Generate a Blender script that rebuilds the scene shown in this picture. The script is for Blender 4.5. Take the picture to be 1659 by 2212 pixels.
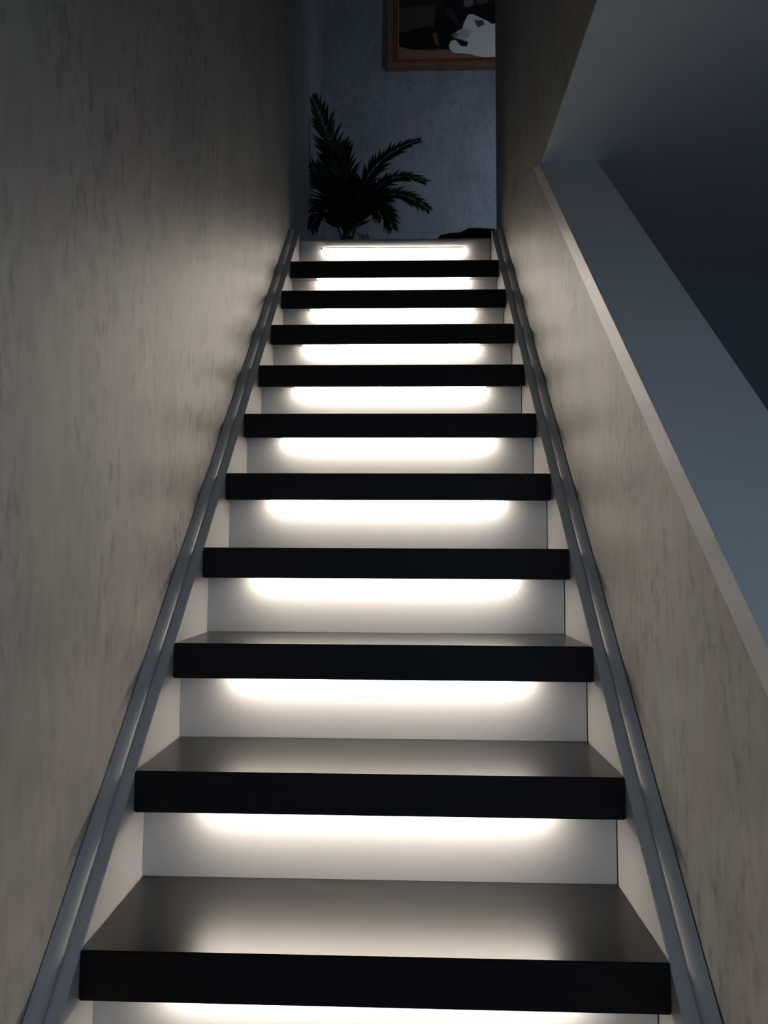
import bpy, bmesh, math, random
from mathutils import Vector, Matrix

# ------------------------------------------------------------------ clear
for o in list(bpy.data.objects):
    bpy.data.objects.remove(o, do_unlink=True)
scene = bpy.context.scene
COL = scene.collection

# ------------------------------------------------------------------ camera
F_PX = 1497.37
cam_d = bpy.data.cameras.new('camera')
cam = bpy.data.objects.new('camera', cam_d)
COL.objects.link(cam)
cam_d.sensor_fit = 'VERTICAL'
cam_d.sensor_height = 24.0
cam_d.lens = F_PX / 2212.0 * 24.0
cam_d.clip_start = 0.01
yaw, pitch, roll = -0.02964, 0.0738, 0.00507
fw = Vector((math.sin(yaw) * math.cos(pitch), math.cos(yaw) * math.cos(pitch), math.sin(pitch)))
ri = Vector((math.cos(yaw), -math.sin(yaw), 0))
up = ri.cross(fw)
ri2 = math.cos(roll) * ri + math.sin(roll) * up
up2 = -math.sin(roll) * ri + math.cos(roll) * up
M3 = Matrix((ri2, up2, -fw)).transposed()
cam.matrix_world = Matrix.Translation((0.4363, -0.9631, 0.5227)) @ M3.to_4x4()
scene.camera = cam

# ------------------------------------------------------------------ world, hall window light, upper fill, exposure
world = bpy.data.worlds.new('dusk')
scene.world = world
world.use_nodes = True
world.node_tree.nodes['Background'].inputs[0].default_value = (0.10, 0.16, 0.28, 1)
world.node_tree.nodes['Background'].inputs[1].default_value = 0.15


def area_light(name, loc, direction, sx, sy, power, col):
    d = bpy.data.lights.new(name, 'AREA')
    d.shape = 'RECTANGLE'
    d.size, d.size_y = sx, sy
    d.energy = power
    d.color = col
    o = bpy.data.objects.new(name, d)
    COL.objects.link(o)
    o.location = loc
    o.rotation_euler = Vector(direction).to_track_quat('-Z', 'Y').to_euler()
    return o


# dusk light entering through the window of the lower hall (behind the camera)
area_light('hall_window_daylight', (0.70, -1.57, 0.65), (0, 1, 0), 1.0, 1.1, 5.2, (0.53, 0.73, 1.0))
area_light('upper_fill_light', (1.60, 1.93, 2.75), (0, 1, 0), 0.26, 0.9, 6.0, (0.68, 0.79, 1.0))  # added fill for the back wall, placed to keep the left wall dark

vs = scene.view_settings
scene.display_settings.display_device = 'sRGB'
vs.view_transform = 'Standard'
vs.look = 'None'
vs.exposure = 0.0
vs.gamma = 1.0
vs.use_curve_mapping = False
LED_STRENGTH = 62.0
LED_R = 0.0062

# ------------------------------------------------------------------ dimensions (metres)
R = 0.185          # rise
G = 0.17568        # going
K = R / G          # slope of the flight
T = 0.0654         # height of the tread's front
TS = 0.0560        # thickness of the tread behind its front lip
LIP = 0.008
OH = 0.22414       # nose to riser face
W = 0.78822        # between the stringers
XL, XR = -0.0415, W + 0.043      # wall faces
Z0 = -4 * R        # lower floor
ZC = 1.684         # lower ceiling
ZU = 1.861         # upper floor
ZT = 4.5           # upper ceiling
YB = 3.2           # back wall of the upper room
YR = 9 * G + OH    # face of the last riser
CAP0, CAP1 = XR - 0.009, 0.992


# ------------------------------------------------------------------ materials
def mat(name, col=(0.8, 0.8, 0.8), rough=0.5, spec=0.5, metal=0.0):
    m = bpy.data.materials.new(name)
    m.use_nodes = True
    b = m.node_tree.nodes['Principled BSDF']
    b.inputs['Base Color'].default_value = (*col, 1)
    b.inputs['Roughness'].default_value = rough
    b.inputs['Specular IOR Level'].default_value = spec
    b.inputs['Metallic'].default_value = metal
    return m


class NT:
    def __init__(s, m):
        s.t = m.node_tree
        s.b = s.t.nodes['Principled BSDF']
        s.co = s.t.nodes.new('ShaderNodeTexCoord').outputs['Object']

    def mapping(s, scale, loc=(0, 0, 0)):
        n = s.t.nodes.new('ShaderNodeMapping')
        n.inputs['Scale'].default_value = scale
        n.inputs['Location'].default_value = loc
        s.t.links.new(s.co, n.inputs['Vector'])
        return n.outputs[0]

    def noise(s, vec, scale=1.0, detail=4.0, rough=0.55, dist=0.0):
        n = s.t.nodes.new('ShaderNodeTexNoise')
        n.inputs['Scale'].default_value = scale
        n.inputs['Detail'].default_value = detail
        n.inputs['Roughness'].default_value = rough
        n.inputs['Distortion'].default_value = dist
        s.t.links.new(vec, n.inputs['Vector'])
        return n.outputs[0]

    def ramp(s, fac, stops):
        n = s.t.nodes.new('ShaderNodeValToRGB')
        e = n.color_ramp.elements
        while len(e) < len(stops):
            e.new(0.5)
        for el, (p, c) in zip(e, stops):
            el.position = p
            el.color = (*c, 1) if len(c) == 3 else c
        s.t.links.new(fac, n.inputs[0])
        return n.outputs[0]

    def mix(s, fac, a, b, mode='MIX'):
        n = s.t.nodes.new('ShaderNodeMix')
        n.data_type = 'RGBA'
        n.blend_type = mode
        for inp, v in ((n.inputs[0], fac), (n.inputs[6], a), (n.inputs[7], b)):
            if hasattr(v, 'is_linked'):
                s.t.links.new(v, inp)
            elif isinstance(v, (int, float)):
                inp.default_value = v
            else:
                inp.default_value = (*v, 1)
        return n.outputs[2]

    def math(s, op, a, b):
        n = s.t.nodes.new('ShaderNodeMath')
        n.operation = op
        for inp, v in ((n.inputs[0], a), (n.inputs[1], b)):
            if hasattr(v, 'is_linked'):
                s.t.links.new(v, inp)
            else:
                inp.default_value = v
        return n.outputs[0]

    def bump(s, h, strength=0.2, dist=0.002):
        n = s.t.nodes.new('ShaderNodeBump')
        n.inputs['Strength'].default_value = strength
        n.inputs['Distance'].default_value = dist
        s.t.links.new(h, n.inputs['Height'])
        s.t.links.new(n.outputs[0], s.b.inputs['Normal'])

    def base(s, c):
        s.t.links.new(c, s.b.inputs['Base Color'])

    def rough(s, c):
        s.t.links.new(c, s.b.inputs['Roughness'])


def wallpaper(name, light, dark, streak):
    """vertically brushed concrete-look wallpaper"""
    m = mat(name, light, 0.5, 0.5)
    n = NT(m)
    patch = n.noise(n.mapping((6, 6, 3.2)), 1.0, 5, 0.6)
    base = n.ramp(patch, [(0.32, dark), (0.52, light), (0.72, tuple(c * 1.12 for c in light))])
    hue = n.noise(n.mapping((9, 9, 3.2), (3, 7, 1)), 1.0, 3, 0.5)
    tint = n.ramp(hue, [(0.35, (0.93, 1.0, 0.95)), (0.65, (1.05, 0.98, 0.96))])
    base = n.mix(1.0, base, tint, 'MULTIPLY')
    fine = n.noise(n.mapping((48, 48, 13), (1, 2, 3)), 1.0, 4, 0.6, 0.0)
    lines = n.ramp(fine, [(0.34, (0.80, 0.80, 0.80)), (0.60, (1.05, 1.05, 1.05))])
    base = n.mix(0.5, base, lines, 'MULTIPLY')
    sm = n.noise(n.mapping((54, 54, 23.0), (5, 1, 2)), 1.0, 3, 0.6, 0.0)
    smm = n.ramp(sm, [(0.50, (0, 0, 0)), (0.70, (1, 1, 1))])
    where = n.ramp(n.noise(n.mapping((8, 8, 4.5), (9, 4, 6)), 1.0, 2, 0.5), [(0.42, (0, 0, 0)), (0.58, (1, 1, 1))])
    sp = n.math('MULTIPLY', smm, where)
    sp = n.math('MULTIPLY', sp, 0.65)
    base = n.mix(sp, base, streak)
    n.base(base)
    n.bump(fine, 0.15, 0.001)
    return m


M = {}
M['paper'] = wallpaper('stair_wallpaper', (0.355, 0.342, 0.318), (0.285, 0.277, 0.262), (0.12, 0.118, 0.116))
M['paper_back'] = wallpaper('upper_wallpaper', (0.30, 0.32, 0.36), (0.24, 0.255, 0.29), (0.14, 0.15, 0.17))
M['ceiling'] = mat('ceiling_paint', (0.78, 0.79, 0.76), 0.85, 0.2)
n = NT(M['ceiling'])
n.bump(n.noise(n.mapping((160, 160, 160)), 1, 3), 0.15, 0.001)
M['plain_wall'] = mat('plain_wall_paint', (0.34, 0.37, 0.41), 0.85, 0.2)
n = NT(M['plain_wall'])
n.bump(n.noise(n.mapping((120, 120, 120)), 1, 3), 0.15, 0.001)
M['white'] = mat('white_satin_board', (0.45, 0.447, 0.44), 0.36, 0.5)
n = NT(M['white'])
n.bump(n.noise(n.mapping((260, 260, 260)), 1, 3), 0.22, 0.0006)
M['trim'] = mat('white_trim_paint', (0.62, 0.61, 0.59), 0.40, 0.4)
n = NT(M['trim'])
n.bump(n.noise(n.mapping((30, 6, 6)), 1, 3), 0.08, 0.001)
M['tread'] = mat('black_laminate_tread', (0.015, 0.014, 0.014), 0.30, 0.55)
n = NT(M['tread'])
nn = n.noise(n.mapping((6, 45, 45)), 1, 6, 0.6, 0.4)
n.base(n.ramp(nn, [(0.3, (0.010, 0.0095, 0.0095)), (0.7, (0.018, 0.017, 0.016))]))
sc = n.noise(n.mapping((9, 30, 9), (2, 1, 0)), 1, 4, 0.6, 0.5)
n.rough(n.ramp(sc, [(0.2, (0.285, 0.285, 0.285)), (0.8, (0.315, 0.315, 0.315))]))
n.bump(n.noise(n.mapping((330, 330, 330)), 1, 2), 0.12, 0.0004)
M['tread_edge'] = mat('matte_black_front', (0.009, 0.009, 0.0095), 0.6, 0.2)
M['floor'] = mat('dark_wood_floor', (0.05, 0.04, 0.034), 0.45)
n = NT(M['floor'])
n.base(n.ramp(n.noise(n.mapping((40, 3, 3)), 1, 5), [(0.3, (0.035, 0.028, 0.024)), (0.7, (0.07, 0.055, 0.045))]))
M['alu'] = mat('led_profile_metal', (0.10, 0.095, 0.09), 0.45, 0.5, 0.4)
M['clip'] = mat('brown_clip', (0.10, 0.055, 0.035), 0.6)
M['led'] = bpy.data.materials.new('led_diffuser')
M['led'].use_nodes = True
b = M['led'].node_tree.nodes['Principled BSDF']
b.inputs['Base Color'].default_value = (0.9, 0.9, 0.88, 1)
b.inputs['Emission Color'].default_value = (1.0, 0.885, 0.765, 1)
b.inputs['Emission Strength'].default_value = LED_STRENGTH
M['frame_outer'] = mat('brown_frame_wood', (0.32, 0.17, 0.09), 0.45)
n = NT(M['frame_outer'])
n.base(n.ramp(n.noise(n.mapping((14, 14, 14)), 1, 5), [(0.3, (0.15, 0.085, 0.055)), (0.7, (0.24, 0.14, 0.09))]))
M['frame_inner'] = mat('red_frame_moulding', (0.22, 0.045, 0.018), 0.4)
M['frame_gilt'] = mat('dull_gilt_slip', (0.30, 0.22, 0.11), 0.45, 0.5, 0.2)
M['leaf'] = mat('palm_leaf', (0.015, 0.026, 0.01), 0.6, 0.2)
n = NT(M['leaf'])
n.base(n.ramp(n.noise(n.mapping((9, 9, 9)), 1, 3), [(0.3, (0.010, 0.019, 0.008)), (0.7, (0.020, 0.034, 0.013))]))
M['stem'] = mat('palm_stem', (0.06, 0.05, 0.03), 0.7)
M['soil'] = mat('potting_soil', (0.03, 0.022, 0.016), 0.95)
M['pot'] = mat('dark_plant_pot', (0.05, 0.04, 0.038), 0.5)
M['slipper'] = mat('black_felt', (0.012, 0.012, 0.013), 0.85, 0.2)
M['sole'] = mat('black_rubber', (0.016, 0.016, 0.016), 0.7)
M['dry_leaf'] = mat('dry_pale_leaf', (0.30, 0.30, 0.29), 0.7)
M['paint'] = mat('painted_canvas', (0.5, 0.5, 0.5), 0.55, 0.3)
at = M['paint'].node_tree.nodes.new('ShaderNodeAttribute')
at.attribute_name = 'pigment'
M['paint'].node_tree.links.new(at.outputs['Color'], M['paint'].node_tree.nodes['Principled BSDF'].inputs['Base Color'])


# ------------------------------------------------------------------ mesh helpers
def add_box(bm, x0, x1, y0, y1, z0, z1):
    v = [bm.verts.new(p) for p in ((x0, y0, z0), (x1, y0, z0), (x1, y1, z0), (x0, y1, z0),
                                   (x0, y0, z1), (x1, y0, z1), (x1, y1, z1), (x0, y1, z1))]
    for f in ((0, 3, 2, 1), (4, 5, 6, 7), (0, 1, 5, 4), (1, 2, 6, 5), (2, 3, 7, 6), (3, 0, 4, 7)):
        bm.faces.new([v[i] for i in f])


def add_prism_x(bm, pts, x0, x1):
    """polygon in (y, z) extruded along x"""
    a = [bm.verts.new((x0, y, z)) for y, z in pts]
    c = [bm.verts.new((x1, y, z)) for y, z in pts]
    k = len(pts)
    bm.faces.new(a)
    bm.faces.new(c[::-1])
    for i in range(k):
        bm.faces.new((a[i], c[i], c[(i + 1) % k], a[(i + 1) % k]))


def add_prism_z(bm, pts, z0, z1):
    a = [bm.verts.new((x, y, z0)) for x, y in pts]
    c = [bm.verts.new((x, y, z1)) for x, y in pts]
    k = len(pts)
    bm.faces.new(a)
    bm.faces.new(c[::-1])
    for i in range(k):
        bm.faces.new((a[i], c[i], c[(i + 1) % k], a[(i + 1) % k]))


def add_tube(bm, pts, rads, seg=8):
    rings = []
    for i, p in enumerate(pts):
        p = Vector(p)
        a = Vector(pts[max(0, i - 1)])
        c = Vector(pts[min(len(pts) - 1, i + 1)])
        d = (c - a).normalized()
        s = d.cross(Vector((0, 0, 1)))
        if s.length < 1e-3:
            s = Vector((1, 0, 0))
        s.normalize()
        t = s.cross(d)
        rings.append([bm.verts.new(p + rads[i] * (math.cos(q) * s + math.sin(q) * t))
                      for q in [2 * math.pi * j / seg for j in range(seg)]])
    for r0, r1 in zip(rings, rings[1:]):
        for j in range(seg):
            bm.faces.new((r0[j], r0[(j + 1) % seg], r1[(j + 1) % seg], r1[j]))
    bm.faces.new(rings[0][::-1])
    bm.faces.new(rings[-1])


def obj(name, bm, m, parent=None, bevel=0.0, seg=2, smooth=False, loc=None):
    bmesh.ops.recalc_face_normals(bm, faces=bm.faces)
    if bevel > 0:
        es = [e for e in bm.edges if len(e.link_faces) == 2 and e.calc_face_angle(0) > 0.5]
        bmesh.ops.bevel(bm, geom=es, offset=bevel, segments=seg, affect='EDGES', clamp_overlap=True)
    me = bpy.data.meshes.new(name)
    bm.to_mesh(me)
    bm.free()
    me.materials.append(M[m])
    if smooth:
        for p in me.polygons:
            p.use_smooth = True
    o = bpy.data.objects.new(name, me)
    COL.objects.link(o)
    if parent:
        o.parent = parent
    if loc:
        o.location = loc
    return o


def box(name, m, x0, x1, y0, y1, z0, z1, parent=None, bevel=0.0, seg=2):
    bm = bmesh.new()
    add_box(bm, x0, x1, y0, y1, z0, z1)
    return obj(name, bm, m, parent, bevel, seg)


def struct(o, label=None):
    o['kind'] = 'structure'
    if label:
        o['label'] = label
    return o


def thing(name, label, cat, loc=(0, 0, 0), group=None):
    o = bpy.data.objects.new(name, None)
    COL.objects.link(o)
    o.empty_display_size = 0.05
    o.location = loc
    o['label'] = label
    o['category'] = cat
    if group:
        o['group'] = group
    return o


# ------------------------------------------------------------------ setting: shell of the two storeys
struct(box('floor', 'floor', XL - 0.1, 3.6, -1.7, 1.76, Z0 - 0.1, Z0), 'dark wooden floor of the lower hall')
struct(box('wall_left', 'paper', XL - 0.12, XL, -1.7, 2.30, Z0, ZT), 'grey-beige streaked wallpaper wall along the left of the stairs')
struct(box('wall_recess', 'paper_back', XL - 0.12, -0.089, 2.3002, YB, ZU - 0.15, ZT), 'dark side wall of the upper room past the stair wall')
struct(box('wall_back', 'paper_back', XL - 0.12, 1.85, YB, YB + 0.1, ZU - 0.15, ZT), 'blue-grey papered wall at the top of the stairs')

# wall to the right: below the sloped capping and above the lower ceiling one wall, an opening between
OFF = 0.630
yc = (ZC + 0.006 - OFF) / K
bm = bmesh.new()
add_prism_x(bm, [(-1.1, Z0), (-1.1, K * -1.1 + OFF), (yc, ZC + 0.006), (-1.6, ZC + 0.006), (-1.6, ZT), (1.95, ZT),
                 (1.95, Z0)], XR, 0.985)
struct(obj('wall_right', bm, 'paper'), 'streaked wallpaper wall right of the stairs with a sloping opening')

# ceiling of the lower hall (starts at the stair side of the opening)
bm = bmesh.new()
ycap = (ZC - 0.652) / K
add_prism_z(bm, [(XR + 0.0002, -1.6), (3.6, -1.6), (3.6, 1.76), (0.9855, 1.76), (0.9855, ycap + 0.03), (XR + 0.0002, ycap + 0.03)], ZC, ZC + 0.0055)
struct(obj('ceiling', bm, 'ceiling'), 'pale ceiling of the lower hall right of the stairs')
struct(box('ceiling_entry', 'ceiling', XL, XR, -1.6, -0.72, ZC, ZC + 0.1))
struct(box('wall_header', 'paper', XL, XR, -0.72, -0.62, ZC, ZT))
struct(box('wall_hall_back', 'plain_wall', 0.9855, 3.6, 1.76, 1.86, Z0, ZC), 'dark blue-grey wall at the back of the lower hall')
struct(box('wall_hall_side', 'plain_wall', 3.6, 3.7, -1.7, 1.86, Z0, ZC + 0.1))
# front wall of the hall, behind the camera, with its window opening
bm = bmesh.new()
for a in ((XL, 0.2, Z0, ZC), (1.2, 3.6, Z0, ZC), (0.2, 1.2, Z0, 0.1), (0.2, 1.2, 1.2, ZC)):
    add_box(bm, a[0], a[1], -1.7, -1.6, a[2], a[3])
struct(obj('wall_front', bm, 'plain_wall'))
bm = bmesh.new()
for a in ((0.2, 0.24, 0.1, 1.2), (1.16, 1.2, 0.1, 1.2), (0.24, 1.16, 0.1, 0.14), (0.24, 1.16, 1.16, 1.2), (0.68, 0.72, 0.14, 1.16)):
    add_box(bm, a[0], a[1], -1.68, -1.62, a[2], a[3])
struct(obj('window_1', bm, 'trim'))

# upper storey
struct(box('floor_upper', 'floor', -0.0885, 1.75, YR + 0.0185, YB, ZU - 0.15, ZU), 'dark floor of the upper landing')
struct(box('ceiling_upper', 'ceiling', XL - 0.12, 1.85, -0.72, YB + 0.1, ZT, ZT + 0.1))
bm = bmesh.new()
for a in ((0.9855, 1.46, ZU, ZT), (1.74, 1.85, ZU, ZT), (1.46, 1.74, ZU, 2.3), (1.46, 1.74, 3.2, ZT)):
    add_box(bm, a[0], a[1], 1.88, 1.95, a[2], a[3])
struct(obj('wall_partition', bm, 'paper_back'))
bm = bmesh.new()
for a in ((1.46, 1.47, 2.3, 3.2), (1.73, 1.74, 2.3, 3.2), (1.47, 1.73, 2.3, 2.31), (1.47, 1.73, 3.19, 3.2)):
    add_box(bm, a[0], a[1], 1.89, 1.92, a[2], a[3])
struct(obj('fill_opening_frame', bm, 'trim'))  # made-up opening in the partition, added around the upper fill lamp
struct(box('wall_upper_right', 'paper_back', 1.75, 1.85, 1.9502, YB, ZU, ZT))

# sloped white capping on the right wall and the narrow fascia under its edge
yb0 = -1.12
bm = bmesh.new()
y1t = (ZC - 0.001 - 0.652) / K
y1b = (ZC - 0.001 - 0.630) / K
add_prism_x(bm, [(yb0, K * yb0 + 0.6305), (yb0, K * yb0 + 0.652), (y1t, ZC - 0.001), (y1b, ZC - 0.001)], CAP0, CAP1)
struct(obj('trim_1', bm, 'trim'), 'wide sloping white capping board on the right stair wall')
bm = bmesh.new()
add_prism_x(bm, [(yb0, K * yb0 + 0.597), (yb0, K * yb0 + 0.6305), (y1b, ZC - 0.001), (y1b + 0.075, K * (y1b + 0.075) + 0.597)],
            CAP0, XR - 0.0001)
struct(obj('trim_2', bm, 'trim'), 'narrow white fascia strip below the sloping capping board')

# ------------------------------------------------------------------ staircase
stair = thing('staircase', 'straight white staircase with thick black treads between two papered walls', 'staircase', (W / 2, YR - 9 * G - OH - 3 * G, Z0))
SX, SY, SZ = stair.location
FIRST = -3


def rel(bm):
    bmesh.ops.translate(bm, verts=bm.verts, vec=(-SX, -SY, -SZ))


# treads share one mesh
bm = bmesh.new()
add_prism_x(bm, [(0, 0), (0, -T), (LIP, -T), (LIP, -TS), (OH + 0.018, -TS), (OH + 0.018, 0)], 0.0006, W - 0.0006)
tread0 = obj('tread', bm, 'tread', stair, 0.0018, 2)
tread0.location = (-SX, FIRST * G - SY, FIRST * R - SZ)
tread0.data.materials.append(M['tread_edge'])       # front face made matte and darker to damp the hall window's reflection
for p in tread0.data.polygons:
    if p.normal.y < -0.9 and p.center.y < 0.004:
        p.material_index = 1
for i in range(FIRST + 1, 10):
    o = tread0.copy()
    COL.objects.link(o)
    o.parent = stair
    o.location = (-SX, i * G - SY, i * R - SZ)
# pale board on the underside of each overhang
bm = bmesh.new()
add_box(bm, 0.0006, W - 0.0006, LIP + 0.0004, OH - G - 0.0006, -TS - 0.0012, -TS - 0.0001)
soff0 = obj('soffit_board', bm, 'white', stair)
soff0.location = tread0.location
for i in range(FIRST + 1, 10):
    o = soff0.copy()
    COL.objects.link(o)
    o.parent = stair
    o.location = (-SX, i * G - SY, i * R - SZ)
# risers
bm = bmesh.new()
add_box(bm, 0.0004, W - 0.0022, OH, OH + 0.018, 0.0004, R - TS - 0.0004)
riser0 = obj('riser', bm, 'white', stair)
riser0.location = (-SX, FIRST * G - SY, FIRST * R - SZ)
for i in range(FIRST + 1, 9):
    o = riser0.copy()
    COL.objects.link(o)
    o.parent = stair
    o.location = (-SX, i * G - SY, i * R - SZ)
# bottom riser on the hall floor
bm = bmesh.new()
add_box(bm, 0.0004, W - 0.0022, OH - G + FIRST * G - OH + OH, OH - G + FIRST * G + 0.018, Z0 + 0.001, FIRST * R - TS - 0.0004)
rel(bm)
obj('riser', bm, 'white', stair)
# last riser closes the landing, with a rounded upper edge
bm = bmesh.new()
rr = 0.016
pts = [(YR, 9 * R + 0.0004)]
for j in range(7):
    a = math.pi - j / 6 * math.pi / 2
    pts.append((YR + rr + rr * math.cos(a), ZU + 0.001 - rr + rr * math.sin(a)))
pts += [(YR + 0.018, ZU + 0.001), (YR + 0.018, 9 * R + 0.0004)]
add_prism_x(bm, pts, 0.0004, W - 0.0022)
rel(bm)
obj('landing_riser', bm, 'white', stair)

# stringers with a rounded moulding along the wall side
th = math.atan(K)
NY, NZ = -math.sin(th), math.cos(th)


SD = 0.0085        # stringer edge below the line of the noses


def stringer(x_in, x_out):
    lo, hi = min(x_in, x_out), max(x_in, x_out)
    ya, yb = -3 * G - 0.30, YR - 0.004
    bm = bmesh.new()
    y_cut = (Z0 + 0.36) / K
    add_prism_x(bm, [(ya, Z0 + 0.001), (ya, K * ya - SD), (yb, K * yb - SD), (yb, K * yb - 0.36), (y_cut, Z0 + 0.001)]
                if K * ya - SD > Z0 + 0.002 else
                [((Z0 + SD) / K + 0.002, Z0 + 0.001), (yb, K * yb - SD), (yb, K * yb - 0.36), (y_cut, Z0 + 0.001)], lo, hi)
    rel(bm)
    st = obj('stringer', bm, 'white', stair, 0.0012, 2)
    # moulding: rounded profile on the outer half
    s = 1 if x_out > x_in else -1
    mw, mh = 0.0205, 0.0150
    xb = x_out - s * mw
    prof = [(xb, 0.0002), (xb, 0.004)]
    for j in range(1, 9):
        a = math.pi / 2 * j / 8
        prof.append((xb + s * mw * (1 - math.cos(a)), 0.004 + (mh - 0.004) * math.sin(a)))
    prof.append((x_out, 0.0002))
    bm = bmesh.new()
    rings = []
    for y in (max(ya, Z0 / K + 0.03), yb - 0.004):
        rings.append([bm.verts.new((x, y + n_ * NY, K * y - SD + n_ * NZ)) for x, n_ in prof])
    k = len(prof)
    bm.faces.new(rings[0])
    bm.faces.new(rings[1][::-1])
    for j in range(k):
        bm.faces.new((rings[0][j], rings[1][j], rings[1][(j + 1) % k], rings[0][(j + 1) % k]))
    rel(bm)
    mo = obj('moulding', bm, 'white', st)
    for p in mo.data.polygons:
        p.use_smooth = len(p.vertices) == 4
    mo.data.set_sharp_from_angle(angle=0.6)


stringer(0.0, -0.0405)
stringer(W, W + 0.0415)

# ------------------------------------------------------------------ LED strips under the noses
LX0, LX1 = 0.105, 0.677


def led_light(name_label):
    t = thing('led_strip_light', name_label, 'strip light', group='glowing LED strips under the stair treads')
    L = LX1 - LX0
    # shallow channel profile, open towards the tread below
    bm = bmesh.new()
    pr = [(-0.0005, 0), (-0.0165, 0), (-0.0165, -0.0022), (-0.0153, -0.0022), (-0.0153, -0.0006), (-0.0017, -0.0006), (-0.0017, -0.0022), (-0.0005, -0.0022)]
    add_prism_x(bm, pr, 0.0015, L - 0.0015)
    obj('housing', bm, 'alu', t)
    # barely domed diffuser set between the lips of the channel
    bm = bmesh.new()
    pts = [(-0.0022, -0.0008), (-0.0148, -0.0008)] + [(-0.0085 - LED_R * math.cos(math.pi * j / 10), -0.0022 - 0.0045 * math.sin(math.pi * j / 10)) for j in range(11)]
    add_prism_x(bm, pts, 0.0015, L - 0.0015)
    obj('diffuser', bm, 'led', t)
    for x in (0, L - 0.0014):
        bm = bmesh.new()
        add_prism_x(bm, pts, x, x + 0.0014)
        obj('end_cap', bm, 'led', t)
    bm = bmesh.new()
    add_tube(bm, [(-0.011, -0.0085, 0.0), (-0.011, -0.0085, -0.0055)], [0.0034, 0.0028], 10)
    obj('cable_clip', bm, 'clip', t)
    return t


def copy_thing(src, label):
    r = src.copy()
    COL.objects.link(r)
    r['label'] = label
    for ch in src.children:
        c = ch.copy()
        COL.objects.link(c)
        c.parent = r
    return r


ordn = ['topmost', 'second', 'third', 'fourth', 'fifth', 'sixth', 'seventh', 'eighth', 'ninth', 'tenth', 'eleventh']
proto = None
for k_, i in enumerate(range(9, -4, -1)):
    if k_ == 0:
        lab = 'topmost warm-white LED strip, fully in view on the riser below the landing'
    elif k_ < 10:
        lab = '%s warm-white LED strip from the top, glowing under a black tread' % ordn[k_]
    elif k_ == 10:
        lab = 'lowest warm-white LED strip in view, glowing under the nearest black tread'
    else:
        lab = '%s warm-white LED strip from the top, below the nearest tread in view' % ('twelfth' if k_ == 11 else 'thirteenth')
    if proto is None:
        o = proto = led_light(lab)
    else:
        o = copy_thing(proto, lab)
    zt = (i + 1) * R - TS - 0.0014 if i < 9 else 1.8165
    o.location = (LX0, (i + 1) * G + 0.0345 if i < 9 else YR - 0.0125, zt)
    if i == 9:      # the top strip leans back towards its riser
        o.rotation_euler.x = math.radians(32)
    else:
        o.rotation_euler.x = 0.0

# ------------------------------------------------------------------ framed painting on the back wall
PX0, PZ0 = 0.315, 3.62
PW, PH = 1.02, 0.74
yf = YB - 0.0005
pic = thing('framed_painting', 'painting of a white animal among dark figures in a reddish wooden frame', 'painting', (PX0, yf, PZ0))


def frame_ring(name, m, inset0, inset1, d0, d1, bev=0.003):
    bm = bmesh.new()
    a, c = inset0, inset1
    rr_ = []
    for ins in (a, c):
        rr_.append([(ins, ins), (PW - ins, ins), (PW - ins, PH - ins), (ins, PH - ins)])
    V = {}
    for q in range(2):
        for j in range(4):
            for dd in range(2):
                V[q, j, dd] = bm.verts.new((rr_[q][j][0], -(d0 if dd == 0 else d1), rr_[q][j][1]))
    for j in range(4):
        k2 = (j + 1) % 4
        bm.faces.new((V[0, j, 0], V[0, k2, 0], V[0, k2, 1], V[0, j, 1]))
        bm.faces.new((V[1, j, 0], V[1, j, 1], V[1, k2, 1], V[1, k2, 0]))
        bm.faces.new((V[0, j, 1], V[0, k2, 1], V[1, k2, 1], V[1, j, 1]))
        bm.faces.new((V[0, j, 0], V[1, j, 0], V[1, k2, 0], V[0, k2, 0]))
    return obj(name, bm, m, pic, bev, 2)


frame_ring('outer_frame', 'frame_outer', 0.0, 0.040, 0.0, 0.032)
frame_ring('inner_frame', 'frame_inner', 0.0402, 0.068, 0.0, 0.024)
frame_ring('gilt_slip', 'frame_gilt', 0.0682, 0.078, 0.0, 0.016, 0.002)


def lin(c):
    return tuple((v / 255 / 12.92) if v / 255 <= 0.04045 else ((v / 255 + 0.055) / 1.055) ** 2.4 for v in c)


def inside(px, py, poly):
    r_ = False
    j = len(poly) - 1
    for i in range(len(poly)):
        xi, yi = poly[i]
        xj, yj = poly[j]
        if (yi > py) != (yj > py) and px < (xj - xi) * (py - yi) / (yj - yi) + xi:
            r_ = not r_
        j = i
    return r_


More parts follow.
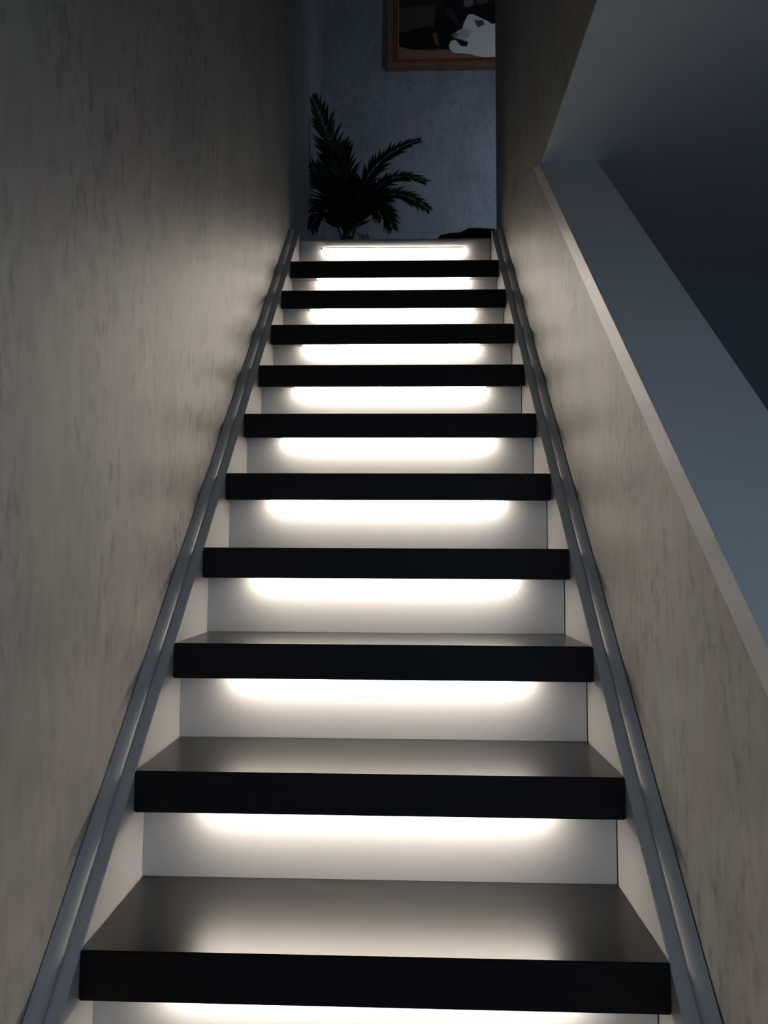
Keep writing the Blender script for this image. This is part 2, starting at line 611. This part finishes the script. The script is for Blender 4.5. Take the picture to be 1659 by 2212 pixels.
# painted areas, in a drawing grid (x to the right, y down, 1 unit = 0.53 mm on the canvas)
figs = [
    ([(300, -700), (2600, -700), (2600, 760), (300, 760)], (52, 40, 34)),
    ([(300, 100), (760, 60), (760, 330), (560, 400), (300, 420)], (78, 66, 58)),
    ([(300, 590), (560, 640), (900, 640), (2600, 760), (2600, 1000), (300, 1000)], (150, 105, 92)),
    ([(300, 430), (700, 330), (830, 460), (800, 610), (560, 640), (300, 590)], (16, 15, 18)),
    ([(720, 430), (770, 415), (800, 580), (770, 590)], (120, 85, 60)),
    ([(760, 130), (900, 90), (1040, 230), (1060, 330), (980, 420), (940, 530), (900, 640), (820, 610), (740, 300)], (14, 12, 16)),
    ([(880, 120), (960, 110), (1050, 300), (1030, 330), (960, 280)], (60, 42, 44)),
    ([(840, -260), (1120, -260), (1110, 110), (1180, 100), (1140, 220), (1060, 330), (960, 100), (850, 80)], (14, 14, 22)),
    ([(1110, -60), (1230, -40), (1220, 60), (1190, 110), (1110, 100)], (120, 112, 108)),
    ([(1240, -60), (1390, -60), (1380, 60), (1280, 70)], (84, 80, 62)),
    ([(1150, 190), (1180, 80), (1380, 60), (1700, 100), (1700, 320), (1430, 320), (1330, 260), (1210, 190)], (12, 12, 15)),
    ([(1090, 380), (1110, 300), (1150, 200), (1210, 190), (1260, 215), (1330, 260), (1400, 300), (1430, 320), (1560, 300),
      (1800, 330), (2010, 420), (2060, 600), (1960, 720), (1700, 750), (1350, 745), (1200, 702), (1080, 690), (980, 670), (930, 630), (915, 580),
      (940, 530), (990, 508), (1030, 530), (1060, 570), (1080, 600), (1140, 605), (1155, 555), (1100, 530), (1000, 490), (960, 440),
      (1040, 400)], (240, 240, 226)),
    ([(1040, 400), (1000, 440), (1000, 490), (1100, 530), (1160, 480), (1180, 400), (1100, 380)], (200, 192, 188)),
    ([(960, 440), (1010, 415), (1040, 450), (1000, 490)], (150, 120, 112)),
    ([(1000, 520), (1050, 520), (1150, 545), (1140, 605), (1070, 598)], (34, 28, 30)),
    ([(1230, 260), (1330, 275), (1350, 330), (1280, 362), (1250, 310)], (112, 88, 86)),
    ([(1900, 200), (2120, 240), (2160, 620), (2060, 700), (2050, 420)], (40, 30, 26)),
]
ins = 0.0785
NXg, NZg = 300, 200
cw, chh = PW - 2 * ins, PH - 2 * ins
vs_, fs_, cols = [], [], []
# canvas lower-left sits at drawing (325, 745)
U = 0.000526
rnd = random.Random(4)
for b_ in range(NZg + 1):
    for a_ in range(NXg + 1):
        x = cw * a_ / NXg
        z = chh * b_ / NZg
        vs_.append((ins + x, -0.008, ins + z))
        gx, gy = 325 + x / U, 745 - z / U
        gx += 6 * math.sin(gy * 0.021 + 1.3 * math.sin(gx * 0.012))
        gy += 5 * math.sin(gx * 0.024)
        c = (52, 40, 34)
        for poly, pc in figs:
            if inside(gx, gy, poly):
                c = pc
        j_ = 1 + 0.10 * (rnd.random() - 0.5)
        l = lin(c)
        cols.append(tuple(min(1, v * j_) for v in l) + (1,))
for b_ in range(NZg):
    for a_ in range(NXg):
        q = b_ * (NXg + 1) + a_
        fs_.append((q, q + 1, q + NXg + 2, q + NXg + 1))
me = bpy.data.meshes.new('canvas')
me.from_pydata(vs_, [], fs_)
ca = me.color_attributes.new('pigment', 'FLOAT_COLOR', 'POINT')
for i_, c in enumerate(cols):
    ca.data[i_].color = c
me.materials.append(M['paint'])
cv = bpy.data.objects.new('canvas', me)
COL.objects.link(cv)
cv.parent = pic
box('backing_board', 'frame_outer', ins - 0.006, PW - ins + 0.006, -0.0072, -0.0005, ins - 0.006, PH - ins + 0.006, pic)

# ------------------------------------------------------------------ potted palm on the landing
PC = Vector((0.13, 2.66, ZU))
palm = thing('potted_palm', 'dark feathery palm in a pot at the top of the stairs', 'plant', PC)


def lathe(bm, prof, seg=28):
    rings = []
    for r_, z in prof:
        rings.append([bm.verts.new((r_ * math.cos(2 * math.pi * j / seg), r_ * math.sin(2 * math.pi * j / seg), z)) for j in range(seg)])
    for a_, b_ in zip(rings, rings[1:]):
        for j in range(seg):
            bm.faces.new((a_[j], a_[(j + 1) % seg], b_[(j + 1) % seg], b_[j]))
    bm.faces.new(rings[0][::-1])
    bm.faces.new(rings[-1])


bm = bmesh.new()
lathe(bm, [(0.10, 0.0005), (0.115, 0.02), (0.145, 0.24), (0.155, 0.245), (0.155, 0.275), (0.138, 0.275), (0.132, 0.235)])
obj('pot', bm, 'pot', palm, smooth=False)
bm = bmesh.new()
lathe(bm, [(0.12, 0.236), (0.125, 0.248), (0.06, 0.256), (0.01, 0.258)], 20)
obj('soil', bm, 'soil', palm)
for q, (dx, dy, h) in enumerate(((0.0, 0.0, 0.46), (0.04, -0.03, 0.42), (-0.04, 0.02, 0.48))):
    bm = bmesh.new()
    add_tube(bm, [(dx, dy, 0.24), (dx * 0.8, dy * 0.8, 0.24 + h * 0.3), (dx * 0.4, dy * 0.4, h)], [0.016, 0.013, 0.009], 8)
    obj('stem', bm, 'stem', palm)


def frond(base, mid, tip, width, pairs, seed, droop=0.0):
    """arching rachis with two rows of narrow folded leaflets"""
    rg = random.Random(seed)
    base, mid, tip = (Vector(v) - PC for v in (base, mid, tip))
    ctrl = 2 * mid - 0.5 * (base + tip)

    def P(t):
        return (1 - t) ** 2 * base + 2 * t * (1 - t) * ctrl + t * t * tip
    bm = bmesh.new()
    N = 14
    add_tube(bm, [P(i / N) for i in range(N + 1)], [0.0045 * (1 - 0.75 * i / N) for i in range(N + 1)], 6)
    Lr = sum((P((i + 1) / N) - P(i / N)).length for i in range(N))
    for i in range(pairs):
        t = 0.16 + 0.84 * i / (pairs - 1)
        p = P(min(t, 1))
        d = (P(min(1, t + 0.02)) - P(max(0, t - 0.02))).normalized()
        side = d.cross(Vector((0, -0.85, 0.50)))
        side.normalize()
        upv = side.cross(d).normalized()
        prof = math.sin(math.pi * (0.12 + 0.80 * t)) ** 0.7
        for s in (-1, 1):
            ll = width * prof * rg.uniform(0.85, 1.12) * 1.35
            ang = math.radians(rg.uniform(28, 42))
            dirv = (d * math.cos(ang) + s * side * math.sin(ang) + upv * rg.uniform(0.02, 0.20) - Vector((0, 0, 1)) * droop).normalized()
            wv = dirv.cross(upv).normalized()
            nv = wv.cross(dirv).normalized()
            hw = 0.0105 * (0.6 + 0.5 * prof)
            tipp = p + dirv * ll - Vector((0, 0, 0.10 * ll))
            m1 = p + dirv * ll * 0.35
            a0 = bm.verts.new(p)
            a1 = bm.verts.new(m1 + wv * hw + nv * 0.002)
            a2 = bm.verts.new(m1 - wv * hw + nv * 0.002)
            a3 = bm.verts.new(tipp)
            am = bm.verts.new(m1 - nv * 0.0015)
            ab = bm.verts.new(m1 - nv * 0.0030)
            for f in ((a0, a1, am), (a0, am, a2), (a1, a3, am), (am, a3, a2), (a0, ab, a1), (a0, a2, ab), (a1, ab, a3), (ab, a2, a3)):
                bm.faces.new(f)
    for v in bm.verts:      # leaves bend where they touch the side wall
        if v.co.x + PC.x < -0.075:
            v.co.x = -0.075 - PC.x - 0.008 * (1 - math.exp(10 * (v.co.x + PC.x + 0.075)))
    return obj('frond', bm, 'leaf', palm)


FR = [
    # base, mid, tip, width, pairs, seed, droop
    ((0.11, 2.65, 2.32), (0.045, 2.64, 2.72), (-0.060, 2.58, 3.00), 0.115, 30, 1, 0.0),
    ((0.12, 2.67, 2.32), (0.055, 2.72, 2.62), (0.030, 2.76, 2.86), 0.12, 26, 2, 0.0),
    ((0.15, 2.65, 2.33), (0.26, 2.63, 2.63), (0.50, 2.60, 2.78), 0.085, 28, 3, 0.0),
    ((0.15, 2.64, 2.32), (0.32, 2.60, 2.545), (0.535, 2.58, 2.545), 0.075, 28, 4, 0.05),
    ((0.15, 2.62, 2.30), (0.33, 2.60, 2.475), (0.55, 2.58, 2.395), 0.09, 28, 5, 0.1),
    ((0.12, 2.60, 2.32), (0.09, 2.50, 2.55), (0.02, 2.38, 2.60), 0.10, 26, 6, 0.1),
    ((0.10, 2.63, 2.32), (0.03, 2.60, 2.52), (-0.06, 2.56, 2.62), 0.09, 22, 7, 0.1),
    ((0.15, 2.60, 2.30), (0.20, 2.46, 2.42), (0.24, 2.34, 2.33), 0.10, 26, 8, 0.15),
    ((0.11, 2.60, 2.28), (0.05, 2.46, 2.37), (0.00, 2.36, 2.28), 0.10, 26, 9, 0.15),
    ((0.14, 2.68, 2.32), (0.19, 2.78, 2.52), (0.26, 2.92, 2.58), 0.10, 24, 10, 0.05),
    ((0.13, 2.62, 2.30), (0.13, 2.48, 2.45), (0.12, 2.35, 2.40), 0.11, 26, 11, 0.12),
    ((0.15, 2.66, 2.30), (0.27, 2.68, 2.47), (0.36, 2.70, 2.36), 0.10, 24, 12, 0.12),
    ((0.12, 2.58, 2.22), (0.07, 2.48, 2.40), (-0.01, 2.42, 2.44), 0.11, 26, 13, 0.05),
    ((0.13, 2.58, 2.20), (0.13, 2.46, 2.30), (0.10, 2.34, 2.22), 0.12, 26, 14, 0.12),
    ((0.15, 2.60, 2.22), (0.23, 2.54, 2.38), (0.31, 2.48, 2.30), 0.11, 26, 15, 0.10),
    ((0.12, 2.66, 2.30), (0.10, 2.64, 2.58), (0.08, 2.60, 2.74), 0.13, 28, 16, 0.0),
    ((0.10, 2.62, 2.24), (0.03, 2.56, 2.36), (-0.05, 2.50, 2.26), 0.11, 24, 17, 0.1),
]
for a in FR:
    frond(*a)

# ------------------------------------------------------------------ slipper on the edge of the landing
slip = thing('slipper', 'black slipper lying at the right end of the landing edge', 'slipper', (0.70, 1.895, ZU + 0.0012))


def loft(bm, secs, seg=14):
    """sections along x: (x, y half width, z low, z high, power)"""
    rings = []
    for x, hw, zl, zh in secs:
        ring = []
        for j in range(seg):
            a = 2 * math.pi * j / seg
            cx_, sx_ = math.cos(a), math.sin(a)
            yy = hw * math.copysign(abs(cx_) ** 0.7, cx_)
            zz = (zl + zh) / 2 + (zh - zl) / 2 * math.copysign(abs(sx_) ** 0.7, sx_)
            ring.append(bm.verts.new((x, yy, zz)))
        rings.append(ring)
    for a_, b_ in zip(rings, rings[1:]):
        for j in range(seg):
            bm.faces.new((a_[j], a_[(j + 1) % seg], b_[(j + 1) % seg], b_[j]))
    bm.faces.new(rings[0][::-1])
    bm.faces.new(rings[-1])


bm = bmesh.new()
loft(bm, [(-0.130, 0.018, 0.0, 0.012), (-0.122, 0.030, 0.0, 0.014), (-0.09, 0.041, 0.0, 0.015), (-0.03, 0.042, 0.0, 0.015),
          (0.03, 0.034, 0.0, 0.016), (0.09, 0.034, 0.0, 0.018), (0.118, 0.028, 0.0, 0.018), (0.124, 0.018, 0.0, 0.016)])
obj('sole', bm, 'sole', slip, smooth=True)
bm = bmesh.new()
loft(bm, [(-0.126, 0.016, 0.012, 0.036), (-0.115, 0.028, 0.013, 0.047), (-0.08, 0.038, 0.014, 0.051), (-0.032, 0.040, 0.014, 0.054),
          (-0.014, 0.039, 0.015, 0.064), (0.002, 0.037, 0.015, 0.074), (0.03, 0.034, 0.016, 0.077), (0.08, 0.033, 0.017, 0.074),
          (0.112, 0.027, 0.018, 0.073), (0.122, 0.016, 0.018, 0.066)])
obj('upper', bm, 'slipper', slip, smooth=True)

# ------------------------------------------------------------------ pale dry leaf tips lying on the landing edge
bm = bmesh.new()
for (x0, z0, x1, z1, w, dy) in ((0.058, 0.0, -0.002, 0.066, 0.010, 0.0), (0.060, 0.0, 0.030, 0.058, 0.008, 0.012), (0.062, 0.0, 0.052, 0.054, 0.008, -0.006),
                                (0.060, 0.0, 0.010, 0.040, 0.008, 0.022)):
    a0 = Vector((x0, 0, z0))
    a3 = Vector((x1, dy, z1))
    d = (a3 - a0).normalized()
    wv = d.cross(Vector((0, 1, 0))).normalized()
    mid = a0 + (a3 - a0) * 0.55
    vv = [bm.verts.new(p) for p in (a0 - wv * 0.003, a0 + wv * 0.003, mid - wv * w + Vector((0, 0.002, 0)), mid + wv * w + Vector((0, 0.002, 0)), a3,
                                    mid - Vector((0, 0.003, 0)), mid + Vector((0, 0.006, 0)))]
    for f in ((0, 2, 5), (0, 5, 1), (1, 5, 3), (2, 4, 5), (5, 4, 3), (0, 6, 2), (0, 1, 6), (1, 3, 6), (2, 6, 4), (6, 3, 4)):
        bm.faces.new([vv[i] for i in f])
dl = obj('dry_leaf', bm, 'dry_leaf', loc=(0.222, 1.862, ZU + 0.0005))
dl['label'] = 'small pale pointed leaf tips at the landing edge below the palm'
dl['category'] = 'leaf'
